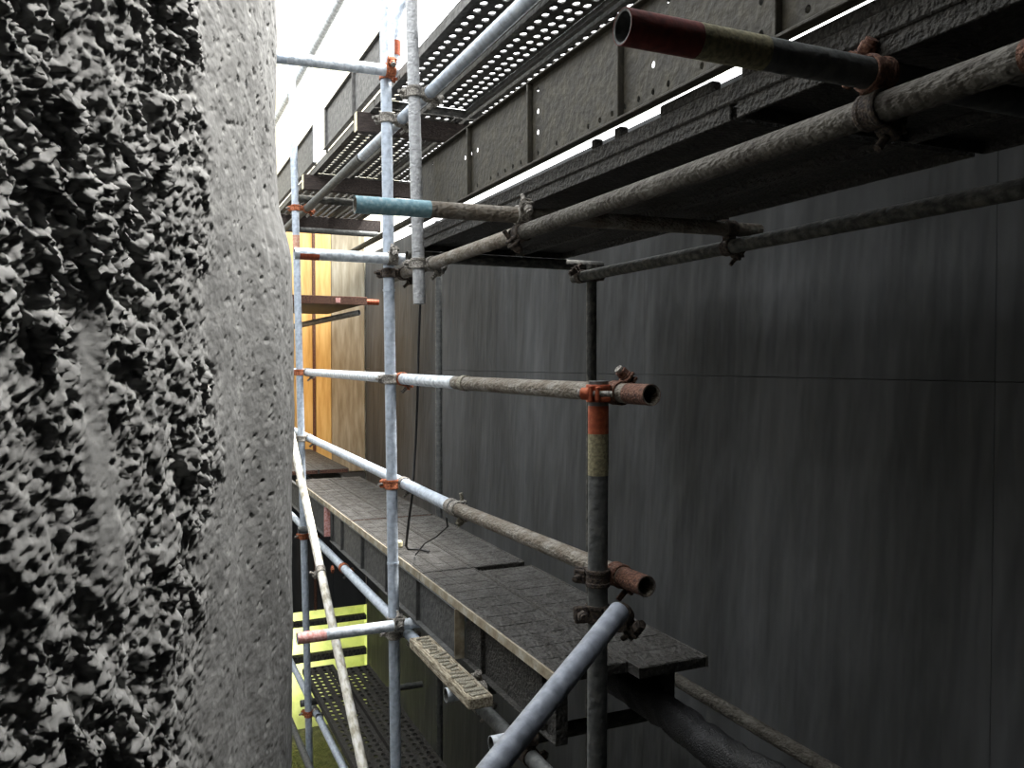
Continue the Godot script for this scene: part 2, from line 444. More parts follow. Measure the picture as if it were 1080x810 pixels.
# board on edge: web at x = 0 facing -x, from z = 0 to -len, bottom flange at y = 0, top flange at y = h; ribs at the given distances
func rib_board(called: String, at: Vector3, length: float, h: float, ribs: Array, m: Material, label: String, group: String, foot := 0.0, punched := true, end_m: Material = null) -> Node3D:
	var o := thing(called, at, label, "toe board" if called == "toe_board" else "edge beam", group)
	var st := begin()
	if punched:
		# slots along the lower edge and stray ones above: the web is cut into cells
		var nz := int(length / 0.06)
		var ny := 4
		var cz := length / nz
		var cy := (h - 0.004) / ny
		var turn := Transform3D(Basis(Vector3(0, 0, 1), PI / 2), Vector3.ZERO)
		for i in nz:
			for j in ny:
				var holed: bool = (j == 0 and rng.randf() < 0.55) or rng.randf() < 0.11
				var lo := 0.002 + j * cy
				var z1 := -i * cz
				if holed:
					var t2 := begin()
					hole_row(t2, 0, 0, 1, cy, cz, 0.008, 0.007, 0.0015, 0.0)
					t2.generate_normals()
					var piece := t2.commit()
					st.append_from(piece, 0, Transform3D(Basis(Vector3(0, 0, 1), PI / 2), Vector3(0, lo + cy / 2, z1 - cz)))
				else:
					var g := begin()
					box(g, Vector3(0.0015, lo + cy / 2, z1 - cz / 2), Vector3(0.003, cy, cz), 0.0)
					g.generate_normals()
					st.append_from(g.commit(), 0, Transform3D())
		put("web", st.commit(), m, o)
	else:
		box(st, Vector3(0.0015, h / 2, -length / 2), Vector3(0.003, h - 0.004, length), 0.0)
		put("web", done(st), m, o)
	put("top_flange", span(Vector3(-0.018, h - 0.004, 0), Vector3(0.006, h + 0.002, -length), 0.0015), m, o)
	put("bottom_flange", span(Vector3(-0.022, -0.002, 0), Vector3(0.006, 0.005, -length), 0.0015), m, o)
	for z in ribs:
		put("stiffener", span(Vector3(-0.017, 0.005, -z + 0.005), Vector3(-0.0002, h - 0.004, -z - 0.005), 0.0015), m, o)
		if foot > 0.0:
			put("foot", span(Vector3(-0.004, -foot, -z + 0.006), Vector3(0.005, -0.002, -z - 0.03), 0.001), m, o)
	put("end_plate", span(Vector3(-0.02, -0.002, 0.0045), Vector3(0.02, h + 0.002, 0.0002), 0.001), end_m if end_m else m, o)
	return o

# ---------------------------------------------------------------- the rough wall on the left
func rough_wall() -> void:
	var C := Vector2(-0.625, 1.253)     # centre (x, distance along the shaft)
	var rad := 0.8
	# angles of the outward normal, measured from +x towards the camera; dense where the surface can be seen close by
	var angs := []
	var a := 2.0
	while a < 52.0:
		angs.append(a)
		a += 0.155
	while a < 80.0:
		angs.append(a)
		a += 0.5
	while a < 362.0 - 3.0:
		angs.append(a)
		a += 3.0 if a > 100.0 and a < 340.0 else 1.0
	var ys := []
	var y := -4.6
	while y < 1.92:
		ys.append(y)
		var far := maxf(0.0, maxf(-0.62 - y, y - 0.62))
		y += 0.0023 + minf(far * 0.06, 0.12)
	ys.append(1.92)
	var big := FastNoiseLite.new(); big.seed = 3; big.frequency = 3.2; big.fractal_octaves = 3
	var drip := FastNoiseLite.new(); drip.seed = 5; drip.frequency = 9.0; drip.fractal_octaves = 2
	var warp := FastNoiseLite.new(); warp.seed = 7; warp.frequency = 26.0; warp.fractal_octaves = 2
	var cell := FastNoiseLite.new(); cell.seed = 8; cell.noise_type = FastNoiseLite.TYPE_CELLULAR; cell.frequency = 50.0
	cell.cellular_return_type = FastNoiseLite.RETURN_DISTANCE; cell.fractal_type = FastNoiseLite.FRACTAL_NONE
	var chip := FastNoiseLite.new(); chip.seed = 9; chip.noise_type = FastNoiseLite.TYPE_CELLULAR; chip.frequency = 50.0
	chip.cellular_return_type = FastNoiseLite.RETURN_CELL_VALUE; chip.fractal_type = FastNoiseLite.FRACTAL_NONE
	var ridge := FastNoiseLite.new(); ridge.seed = 10; ridge.frequency = 90.0; ridge.fractal_type = FastNoiseLite.FRACTAL_RIDGED; ridge.fractal_octaves = 3
	var fine := FastNoiseLite.new(); fine.seed = 11; fine.frequency = 160.0; fine.fractal_octaves = 2
	var pit := FastNoiseLite.new(); pit.seed = 12; pit.frequency = 55.0; pit.fractal_octaves = 2
	var soft := FastNoiseLite.new(); soft.seed = 13; soft.frequency = 60.0; soft.fractal_octaves = 3
	chip.seed = cell.seed
	var verts := PackedVector3Array()
	var nx := angs.size()
	var ny := ys.size()
	verts.resize(nx * ny)
	for j in ny:
		var yy: float = ys[j]
		for i in nx:
			var ph := deg_to_rad(angs[i])
			var u := ph * rad
			var d := 0.0
			var du := 0.0
			if angs[i] < 100.0 or angs[i] > 340.0:
				var edge := 33.0 + 2.2 * drip.get_noise_2d(3.0, yy * 0.8) + 1.2 * warp.get_noise_2d(7.0, yy)
				var rough := smoothstep(edge - 3.5, edge + 2.0, angs[i])
				# a smooth trowelled streak down the middle
				var streak := 42.3 + 0.6 * drip.get_noise_2d(9.0, yy)
				var in_streak := (1.0 - smoothstep(0.6, 1.5, absf(angs[i] - streak))) * smoothstep(-0.2, -0.12, yy) * (1.0 - smoothstep(0.02, 0.09, yy)) * 0.85
				rough *= 1.0 - in_streak
				rough *= 0.45 + 0.75 * smoothstep(-0.35, 0.3, big.get_noise_2d(u * 1.8 + 4.0, yy * 0.9))
				var wu := u + 0.010 * warp.get_noise_2d(u, yy)
				var wy := yy + 0.010 * warp.get_noise_2d(u + 5.0, yy + 3.0)
				var c0 := cell.get_noise_2d(wu * 1.1, wy * 0.85)       # -1 at the centre of a lump
				var c1 := chip.get_noise_2d(wu * 1.1, wy * 0.85)
				var r0 := ridge.get_noise_2d(u, yy * 0.7)
				d += 0.012 * big.get_noise_2d(u, yy * 0.5)
				d += 0.0065 * drip.get_noise_2d(u * 2.0, yy * 0.35) * smoothstep(edge - 3.0, edge + 4.0, angs[i])
				d += rough * (0.0052 * c1 - 0.0042 * smoothstep(-0.75, 0.1, c0) + 0.0055 * r0 + 0.0042 * fine.get_noise_2d(u * 0.55, yy * 0.45))
				d += (0.00018 + 0.0028 * rough) * fine.get_noise_2d(u, yy)
				# small blowholes on the smooth strip
				d -= (1.0 - rough) * 0.0015 * smoothstep(0.42, 0.62, pit.get_noise_2d(u, yy * 1.2))
				d += (1.0 - rough) * 0.0003 * soft.get_noise_2d(u * 0.8, yy)
				# ledge where two pours met at the silhouette
				d += 0.014 * (1.0 - smoothstep(0.12, 0.2, yy + 0.03 * warp.get_noise_2d(u, 1.0))) * (1.0 - smoothstep(18.0, 26.0, angs[i])) * (0.5 + 0.5 * smoothstep(-0.9, 0.1, yy))
				du = rough * 0.006 * warp.get_noise_2d(u + 11.0, yy + 2.0)
			var r := rad + d
			var p2 := ph + du / rad
			verts[j * nx + i] = Vector3(C.x + r * cos(p2), yy - 0.35 * d * (1.0 if absf(yy) < 1.5 else 0.0), -(C.y - r * sin(p2)))
	var idx := PackedInt32Array()
	for j in ny - 1:
		for i in nx:
			var i2 := (i + 1) % nx
			var p := j * nx + i
			var q := j * nx + i2
			idx.append_array([p, q, p + nx, q, q + nx, p + nx])
	# smooth normals
	var nor := PackedVector3Array()
	nor.resize(verts.size())
	for k in range(0, idx.size(), 3):
		var n := (verts[idx[k + 1]] - verts[idx[k]]).cross(verts[idx[k + 2]] - verts[idx[k]])
		nor[idx[k]] -= n
		nor[idx[k + 1]] -= n
		nor[idx[k + 2]] -= n
	var test := Vector3(0.15, 0, -1.1)
	var outward := 0.0
	for k in range(0, nor.size(), 97):
		outward += nor[k].dot(Vector3(verts[k].x - C.x, 0, verts[k].z + C.y))
	if outward < 0.0:
		for k in nor.size():
			nor[k] = -nor[k]
		for k in range(0, idx.size(), 3):
			var t := idx[k + 1]
			idx[k + 1] = idx[k + 2]
			idx[k + 2] = t
	for k in nor.size():
		nor[k] = nor[k].normalized()
	var arr := []
	arr.resize(Mesh.ARRAY_MAX)
	arr[Mesh.ARRAY_VERTEX] = verts
	arr[Mesh.ARRAY_NORMAL] = nor
	arr[Mesh.ARRAY_INDEX] = idx
	var mesh := ArrayMesh.new()
	mesh.add_surface_from_arrays(Mesh.PRIMITIVE_TRIANGLES, arr)
	struct("wall_left", mesh, M["rough_concrete"], "close rough grey concrete wall with broken flaky face and smooth right-hand strip", "wall")

# ---------------------------------------------------------------- the setting
func setting() -> void:
	rough_wall()
	struct("floor", span(Vector3(-1.6, -4.9, 2.2), Vector3(2.8, -4.6, -11.2), 0.0), M["floor_mud"], "dark muddy ground at the bottom of the shaft", "floor")
	struct("wall_near", span(Vector3(-1.6, -4.6, 2.2), Vector3(2.6, 2.2, 2.0), 0.0), M["wall_concrete"], "grey concrete wall behind the viewer closing the shaft", "wall")
	struct("wall_far_left", span(Vector3(-1.6, -4.6, 2.0), Vector3(-1.3, 2.2, -8.8), 0.0), M["wall_concrete"], "grey concrete wall behind the rough wall on the left", "wall")
	struct("unseen_ceiling", span(Vector3(-1.6, 1.95, 2.2), Vector3(2.9, 2.2, -0.7), 0.0), M["wall_concrete"], "unseen concrete slab placed to shade the near end of the shaft", "unseen_ceiling")  # out of view, placed to shade the near end
	struct("unseen_ceiling_side", span(Vector3(1.15, 1.95, -0.7), Vector3(2.9, 2.2, -3.3), 0.0), M["wall_concrete"], "unseen concrete slab placed to shade the near decks on the right", "unseen_ceiling")  # out of view, keeps daylight off the near decks
	# right wall: two pours of concrete, each cast in panels
	var wr := Node3D.new()
	wr.name = numbered("wall_right")
	add_child(wr)
	wr.set_meta("kind", "structure")
	tag(wr, "flat dark grey concrete wall with faint vertical stains behind the scaffold", "wall")
	wr.position = Vector3(2.2, 0, 0)
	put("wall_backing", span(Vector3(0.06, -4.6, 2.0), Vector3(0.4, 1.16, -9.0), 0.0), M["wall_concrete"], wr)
	put("wall_backing", span(Vector3(0.0, 1.16, 2.0), Vector3(0.4, 1.95, -0.6), 0.0), M["wall_concrete"], wr)  # raised near part, out of view, placed to block daylight
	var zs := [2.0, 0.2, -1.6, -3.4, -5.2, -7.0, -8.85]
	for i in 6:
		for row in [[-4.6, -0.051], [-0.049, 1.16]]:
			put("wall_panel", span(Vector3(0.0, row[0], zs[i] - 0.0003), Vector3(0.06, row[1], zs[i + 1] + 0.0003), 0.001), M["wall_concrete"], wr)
	# end wall: cream concrete above, paled for daylight glare, yellow and beige ply below, then a darker row, an opening
	var we := Node3D.new()
	we.name = numbered("wall_end")
	add_child(we)
	we.set_meta("kind", "structure")
	tag(we, "far end wall of the shaft, yellow boarded below and cream concrete above, paled for glare", "wall")
	we.position = Vector3(0, 0, -8.85)
	put("wall_backing", span(Vector3(-1.6, -2.62, -0.06), Vector3(2.6, 4.4, -0.3), 0.0), M["pale_concrete"], we)
	put("wall_backing", span(Vector3(-1.6, -4.6, -0.06), Vector3(1.25, -2.62, -0.3), 0.0), M["wall_concrete"], we)
	for r in [[-2.6, -1.16], [-1.15, 1.60], [1.61, 4.4]]:
		var upper: bool = r[0] > 0
		var lower: bool = r[0] < -2
		var xs := [[0.2, 1.1, "pale_concrete"], [1.29, 1.635, "yellow_ply"], [1.665, 1.83, "yellow_ply"], [1.835, 2.19, "beige_ply"]]
		for p in xs:
			put("wall_board", span(Vector3(p[0], r[0], 0.0), Vector3(p[1], r[1], -0.058), 0.004), M["pale_concrete" if upper else ("wall_concrete" if lower else p[2])], we)
		put("joint_strip", span(Vector3(1.637, r[0], 0.012), Vector3(1.663, r[1], -0.05), 0.002), M["brown_rust" if not upper else "pale_concrete"], we)
	var sb := thing("soldier_beam", Vector3(1.2, -4.6, -8.7), "dark steel upright beam against the far yellow boards beside the rough wall", "beam")
	put("flange", span(Vector3(-0.1, 0, 0.09), Vector3(0.1, 5.85, 0.075), 0.003), M["dark_tube"], sb)
	put("flange", span(Vector3(-0.1, 0, -0.075), Vector3(0.1, 5.85, -0.09), 0.003), M["dark_tube"], sb)
	put("web", span(Vector3(-0.006, 0, 0.075), Vector3(0.006, 5.85, -0.075), 0.0), M["dark_tube"], sb)
	# the chamber behind the opening
	struct("wall_chamber_back", span(Vector3(0.6, -4.6, -10.6), Vector3(2.9, -1.9, -10.8), 0.0), M["lime_paint"], "pale lime wall seen through the opening at the bottom of the far end", "wall")
	struct("wall_chamber_right", span(Vector3(2.6, -4.6, -9.0), Vector3(2.9, -1.9, -10.6), 0.0), M["lime_paint"], "lime side wall of the chamber beyond the opening, right side", "wall")
	struct("wall_chamber_left", span(Vector3(0.6, -4.6, -9.15), Vector3(0.9, -1.9, -10.6), 0.0), M["lime_paint"], "lime side wall of the chamber beyond the opening, left side", "wall")
	struct("ceiling_chamber", span(Vector3(0.6, -1.9, -9.15), Vector3(2.9, -1.7, -10.8), 0.0), M["wall_concrete"], "unseen slab over the lit chamber beyond the opening", "unseen_ceiling")
	for h in [[-2.72, "upper", 0.05], [-3.08, "lower", 0.07]]:
		var w := put("waling_bar", span(Vector3(1.25, h[0], -8.86), Vector3(2.2, h[0] - h[2], -8.95), 0.003), M["dark_tube"], self)
		tag(w, "dark steel bar crossing the lime lit opening, %s of the two" % h[1], "bar", "bars across the opening")
	unseen_lamp(Vector3(1.2, -4.6, -10.0), 0.0, 0.9, Color(1.0, 1.0, 0.86), 0.85, "unseen lamp in the chamber beyond the opening, placed to light its lime walls")  # out of view, lights the lime opening
	unseen_lamp(Vector3(0.62, -4.6, -7.6), -0.75, 4.5, Color(1.0, 0.8, 0.52), 0.6, "unseen warm lamp behind the rough wall, placed to light the yellow boards")  # hidden by the rough wall, lights the yellow boards

# an unseen lamp, placed to light what is in view; shines along its own -z
func unseen_lamp(at: Vector3, turn: float, h: float, colour: Color, energy: float, label: String) -> void:
	var lamp := thing("unseen_lamp", at, label, "lamp")
	lamp.rotation.y = turn
	put("stand", span(Vector3(-0.02, 0, 0.02), Vector3(0.02, h, -0.02), 0.003), M["dark_tube"], lamp)
	put("housing", span(Vector3(-0.15, h, 0.06), Vector3(0.15, h + 0.25, -0.02), 0.01), M["dark_tube"], lamp)
	var glow := StandardMaterial3D.new()
	glow.resource_name = "lamp_glow"
	glow.albedo_color = Color(0.95, 0.95, 0.8)
	glow.emission_enabled = true
	glow.emission = colour
	glow.emission_energy_multiplier = 1.0
	put("lens", span(Vector3(-0.13, h + 0.02, -0.02), Vector3(0.13, h + 0.23, -0.03), 0.003), glow, lamp)
	var al := AreaLight3D.new()
	al.name = "lamp_light"
	al.area_size = Vector2(0.26, 0.2)
	al.light_color = colour
	al.light_energy = energy
	al.shadow_enabled = true
	al.area_range = 12.0
	al.position = Vector3(0, h + 0.13, -0.04)
	lamp.add_child(al)

# ---------------------------------------------------------------- the scaffold
func posts() -> void:
	var g := "upright scaffold tubes"
	tube("scaffold_post", Vector3(0.98, 1.95, -3.59), Vector3(1.052, -4.55, -3.59), M["galvanised"], "long pale galvanised upright crossed by rust orange couplers, nearer the rough wall", "scaffold post", g,
		[["joint_collar", 1.62, 1.63, M["galvanised"], "thin ring where two uprights join", R + 0.0025], ["joint_collar", 2.83, 2.84, M["galvanised"], "thin ring where two uprights join", R + 0.0025]], "A")
	tube("scaffold_post", Vector3(0.972, 1.95, -3.2), Vector3(1.014, 0.24, -3.2), M["galvanised_mud"], "short grey mud-spotted upright ending below the upper ledger", "scaffold post", g, [], "E")
	tube("scaffold_post", Vector3(0.945, 2.75, -5.9), Vector3(1.087, -4.55, -5.9), M["galvanised"], "thin far upright beside the edge of the rough wall", "scaffold post", g,
		[["paint_band", 1.86, 1.98, M["peach_paint"], "faded peach paint band"]], "B")
	tube("scaffold_post", Vector3(1.0, -0.04, -1.745), Vector3(0.994, -4.55, -1.745), M["galvanised_dull"], "near upright with orange painted top and cream band below it", "scaffold post", g,
		[["paint_band", 0.06, 0.127, M["orange_paint"], "orange painted top"], ["paint_band", 0.127, 0.227, M["cream_paint"], "flaking cream band"], ["joint_collar", 1.02, 1.032, M["galvanised_dull"], "ring where two uprights join", R + 0.002]], "C")
	tube("scaffold_post", Vector3(1.905, 0.46, -3.39), Vector3(1.905, -4.55, -3.39), M["dark_tube"], "dark inner upright hanging down behind the near orange-topped post", "scaffold post", g, [], "D")
	tube("scaffold_post", Vector3(1.905, 1.0, -5.57), Vector3(1.905, -4.55, -5.57), M["galvanised_dull"], "slim dark upright against the grey wall beyond the hanging cable", "scaffold post", g, [], "F")

func rails() -> void:
	var g := "lengthwise scaffold tubes"
	# guard rails of the lower deck
	tube("guard_rail", Vector3(1.055, -0.05, -7.55), Vector3(1.055, -0.0685, -2.9), M["galvanised_bright"], "pale far length of the level top guard rail", "guard rail", g, [], "top_far")
	tube("guard_rail", Vector3(1.055, -0.0685, -2.895), Vector3(1.055, -0.070, -1.60), M["muddy_tube"], "muddy near length of the level top guard rail, open ended", "guard rail", g,
		[["mud_crust", 0.08, 0.12, M["mud"], "lump of dried mud", R + 0.004], ["rusty_end", 1.2, 1.295, M["brown_rust"], "rust brown end"]], "top_near")
	tube("guard_rail", Vector3(1.069, -0.507, -7.5), Vector3(1.0625, -0.537, -2.93), M["galvanised"], "blue-grey far length of the sloping middle guard rail", "guard rail", g, [], "mid_far")
	tube("guard_rail", Vector3(1.0625, -0.537, -2.925), Vector3(1.057, -0.512, -1.62), M["muddy_tube"], "beige near length of the middle guard rail, open ended", "guard rail", g,
		[["rusty_end", 1.205, 1.305, M["brown_rust"], "rust brown end"]], "mid_near")
	# upper ledgers
	tube("ledger", Vector3(1.066, 0.402, -3.75), Vector3(1.066, 0.402, -2.385), M["muddy_tube"], "short muddy ledger tube under the upper deck beyond the blue-ended stub", "ledger", g, [], "up_far")
	tube("ledger", Vector3(1.066, 0.402, -2.355), Vector3(1.066, 0.402, 0.55), M["muddy_dark"], "thick near ledger tube sweeping under the upper deck to the top right", "ledger", g,
		[["rusty_patch", 1.62, 1.9, M["brown_rust"], "rusty stretch"]], "up_near")
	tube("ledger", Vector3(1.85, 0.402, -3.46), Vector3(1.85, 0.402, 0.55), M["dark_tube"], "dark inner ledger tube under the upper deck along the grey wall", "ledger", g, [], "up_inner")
	# lower ledgers
	tube("ledger", Vector3(1.076, -1.203, -7.4), Vector3(1.076, -1.203, -3.0), M["galvanised"], "blue-grey ledger tube below the edge of the lower deck", "ledger", g, [], "low_far")
	tube("ledger", Vector3(1.076, -1.203, -2.99), Vector3(1.076, -1.203, -1.9), M["galvanised_dull"], "dull ledger tube below the near end of the lower deck", "ledger", g, [], "low_near")
	tube("ledger", Vector3(1.85, -1.203, -6.3), Vector3(1.85, -1.203, -0.6), M["muddy_dark"], "inner ledger tube under the lower deck at the bottom right", "ledger", g, [], "low_inner")
	tube("ledger", Vector3(1.1, -2.46, -7.9), Vector3(1.1, -2.46, -5.82), M["galvanised"], "far ledger tube at the bottom left, above the coupler", "ledger", g, [], "deep_far")
	tube("ledger", Vector3(1.1, -2.46, -5.78), Vector3(1.1, -2.46, -3.4), M["galvanised"], "ledger tube at the bottom left running down out of view", "ledger", g, [], "deep_near")
	tube("ledger", Vector3(0.98, -2.66, -7.9), Vector3(0.98, -2.64, -3.4), M["galvanised_dull"], "lowest thin tube beside the perforated planks at the bottom left", "ledger", g, [], "deep_outer")
	# top level
	tube("ledger", Vector3(1.055, 1.078, -4.3), Vector3(1.055, 1.078, 0.2), M["galvanised"], "grey tube under the perforated top planks at the upper middle", "ledger", g, [], "high_near")
	tube("ledger", Vector3(1.055, 1.08, -8.3), Vector3(1.055, 1.08, -4.32), M["galvanised_dull"], "far tube under the outer edge of the top planks", "ledger", g, [], "high_far")
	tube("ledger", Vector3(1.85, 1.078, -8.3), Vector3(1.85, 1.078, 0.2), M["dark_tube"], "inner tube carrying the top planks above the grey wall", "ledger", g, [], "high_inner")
	tube("guard_rail", Vector3(1.022, 2.0, -7.8), Vector3(1.022, 2.02, -3.9), M["galvanised_bright"], "topmost guard rail slanting through the white glare", "guard rail", g)  # bright tube colour stands in for glare washing over the rail

func transoms() -> void:
	var g := "crosswise scaffold tubes"
	var y := 0.458
	tube("transom", Vector3(0.6, y, -0.985), Vector3(1.98, y, -0.985), M["galvanised_dull"], "near cross tube at the top right with a dark red painted end", "transom", g,
		[["paint_band", 0.0, 0.12, M["red_paint"], "dark red painted end"], ["paint_band", 0.12, 0.24, M["cream_paint"], "worn cream band"]], "red_ended")
	tube("transom", Vector3(0.55, 0.448, -2.33), Vector3(1.98, 0.466, -2.33), M["muddy_tube"], "cross tube with pale blue painted end in front of the uprights", "transom", g,
		[["paint_band", 0.0, 0.22, M["blue_paint"], "pale blue painted end"]], "blue_ended")
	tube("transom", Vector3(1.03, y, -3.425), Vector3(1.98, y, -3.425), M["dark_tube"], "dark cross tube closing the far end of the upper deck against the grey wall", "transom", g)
	tube("transom", Vector3(0.58, y, -3.533), Vector3(1.075, y, -3.533), M["galvanised_bright"], "white cross tube with orange fleck at its end, under the blue-ended one", "transom", g,
		[["paint_band", 0.0, 0.1, M["galvanised_bright"], "chipped end"], ["paint_fleck", 0.02, 0.1, M["orange_paint"], "orange fleck", R + 0.0009, -1.5, -0.1]], "fleck_ended")
	tube("transom", Vector3(0.58, -1.146, -3.525), Vector3(1.98, -1.146, -3.54), M["galvanised_bright"], "low cross tube with pink painted end before the lime opening", "transom", g,
		[["paint_band", 0.0, 0.12, M["pink_paint"], "dull pink painted end"]], "pink_ended")
	tube("transom", Vector3(0.95, -1.146, -2.71), Vector3(1.98, -1.146, -2.71), M["dark_tube"], "cross tube whose pale end pokes out below the short timber board", "transom", g, [["lit_end", 0.0, 0.13, M["galvanised_bright"], "pale end with light put into its colour"]], "board_tube")  # dark tube colour stands in for shade, pale end for light
	tube("transom", Vector3(0.95, -1.146, -2.3), Vector3(1.6, -1.146, -2.3), M["dark_tube"], "cross tube whose pale end shows behind the near slanting brace", "transom", g, [["lit_end", 0.0, 0.13, M["galvanised_bright"], "pale end with light put into its colour"]], "end_tube")  # under-deck shade put into the tube colour, light into its end
	tube("transom", Vector3(0.97, -1.146, -5.835), Vector3(1.98, -1.146, -5.835), M["galvanised_dull"], "far cross tube under the lower deck behind the white brace", "transom", g)
	tube("transom", Vector3(0.5, 1.25, -3.525), Vector3(1.02, 1.265, -3.53), M["galvanised_bright"], "topmost cross tube jutting left into the white glare", "transom", g,
		[["worn_band", 0.0, 0.05, M["galvanised"], "grey end"]], "glare")
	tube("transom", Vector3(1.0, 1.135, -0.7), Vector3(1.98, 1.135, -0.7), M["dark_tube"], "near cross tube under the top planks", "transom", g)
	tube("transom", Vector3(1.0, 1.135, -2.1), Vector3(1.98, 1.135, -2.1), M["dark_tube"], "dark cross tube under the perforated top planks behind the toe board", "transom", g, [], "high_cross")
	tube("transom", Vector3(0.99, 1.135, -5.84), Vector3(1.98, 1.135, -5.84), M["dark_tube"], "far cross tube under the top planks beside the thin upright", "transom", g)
	tube("transom", Vector3(1.0, 1.135, -7.2), Vector3(1.9, 1.135, -7.2), M["galvanised_dull"], "farthest cross tube before the yellow boards", "transom", g)
	tube("transom", Vector3(1.762, 0.535, -7.1), Vector3(1.88, 0.535, -7.1), M["orange_paint"], "orange tube sticking out of the rust brown far platform", "transom", g)
	tube("transom", Vector3(1.0, -2.402, -5.95), Vector3(1.9, -2.402, -5.95), M["galvanised_dull"], "cross tube under the lowest planks at the bottom left", "transom", g)
	# braces
	tube("brace", Vector3(0.94, -0.25, -6.22), Vector3(0.94, -2.6, -2.9), M["white_tube"], "long white slanting brace crossing the lower left", "brace", g,
		[["paint_band", 0.0, 0.2, M["pink_paint"], "pinkish top"]], "white_brace")
	tube("brace", Vector3(0.985, -0.56, -1.62), Vector3(0.33, -0.832, -1.237), M["galvanised_mid"], "near thick brace slanting down to the bottom edge", "brace", g, [], "near_brace")
	tube("brace", Vector3(1.09, 0.30, -7.6), Vector3(1.7, 0.44, -7.05), M["galvanised_dull"], "small far brace under the rust brown platform", "brace", g)

func couplers() -> void:
	# on the long pale upright
	join("A", "top_far", "pale coupler holding the top guard rail to the long upright", "coupler_grey", "orange_rust")
	join("A", "mid_far", "orange coupler holding the middle guard rail to the long upright", "orange_rust", "coupler_grey")
	join("A", "up_far", "dark muddy coupler on the long upright below the orange-flecked tube", "coupler_dark")
	join("A", "fleck_ended", "grey coupler gripping the orange-flecked cross tube on the long upright", "coupler_grey")
	join("A", "glare", "rust orange coupler at the top of the long upright", "orange_rust")
	join("A", "high_near", "pale coupler just under the rust orange one on the long upright", "coupler_grey")
	join("A", "low_far", "grey coupler holding the low blue-grey ledger to the long upright", "coupler_grey")
	join("A", "pink_ended", "pale coupler gripping the pink-ended low cross tube", "coupler_grey")
	# on the short upright
	join("E", "up_far", "muddy grey coupler at the foot of the short upright", "coupler_grey")
	join("E", "high_near", "grey coupler where the short upright meets the tube under the top planks", "coupler_grey")
	# on the far upright
	join("B", "top_far", "small orange and white coupler on the far upright at the top guard rail", "orange_rust", "coupler_grey")
	join("B", "mid_far", "small grey coupler on the far upright at the middle guard rail", "coupler_grey")
	join("B", "high_far", "small rust coupler on the far upright below the toe board", "orange_rust")
	join("B", "low_far", "small orange coupler on the far upright behind the white brace", "orange_rust")
	join("B", "deep_far", "small rusty coupler low on the far upright at the bottom left", "orange_rust", "coupler_grey")
	# on the near upright
	join("C", "top_near", "dark rusty coupler on the open end of the top guard rail by the orange post", "orange_paint", "brown_rust", "right_angle_coupler", -1.0)
	join("C", "mid_near", "dark rusty coupler on the open end of the middle guard rail", "coupler_dark", "brown_rust")
	clamp_pair(Vector3(0.999, -0.60, -1.745), Vector3.UP, Vector3(-0.8127, -0.3375, 0.4752), Vector3(0.5046, 0.0, 0.8633), 0.06, "dark coupler holding the near thick brace", "coupler_dark", "", "swivel_coupler")
	# where ledgers and cross tubes meet
	join("up_near", "red_ended", "large dark rusty coupler on the near ledger under the red-ended tube", "coupler_dark", "brown_rust")
	join("up_far", "blue_ended", "dark coupler where the blue-ended tube meets the ledger joint", "coupler_dark", "coupler_grey", "right_angle_coupler", -1.0)
	join("D", "up_inner", "dark coupler at the end of the inner ledger on the dark upright", "coupler_dark")
	join("up_inner", "blue_ended", "dark coupler hanging from the inner ledger over the grey wall", "coupler_dark")
	join("low_near", "board_tube", "grey coupler below the short timber board", "coupler_grey")
	join("low_near", "end_tube", "dull coupler on the ledger behind the near brace", "coupler_dark")
	join("white_brace", "low_far", "white swivel coupler gripping the white brace to the ledger", "coupler_grey", "orange_rust", "swivel_coupler")
	join("high_near", "high_cross", "dark coupler under the perforated top planks", "coupler_dark")
	var sl := thing("sleeve_coupler", Vector3(1.0625, -0.537, -2.93), "muddy sleeve coupler joining the two lengths of the middle guard rail", "coupler", "tube couplers of the scaffold")
	for k in [-1.0, 1.0]:
		var xf := Transform3D(Basis(Vector3(1, 0, 0), -PI / 2) * Basis(Vector3.UP, 1.9 + 0.5 * k), Vector3(0, 0, 0.028 * k))
		put("clamp_band", meshes["clamp"], M["coupler_grey"], sl, xf)
		var b := put("bolt", meshes["bolt"], M["mud"], sl, xf * Transform3D(Basis(), Vector3(0, 0, 0.044)))
		put("nut", meshes["nut"], M["mud"], b, Transform3D(Basis(), Vector3(0.024, 0, 0)))

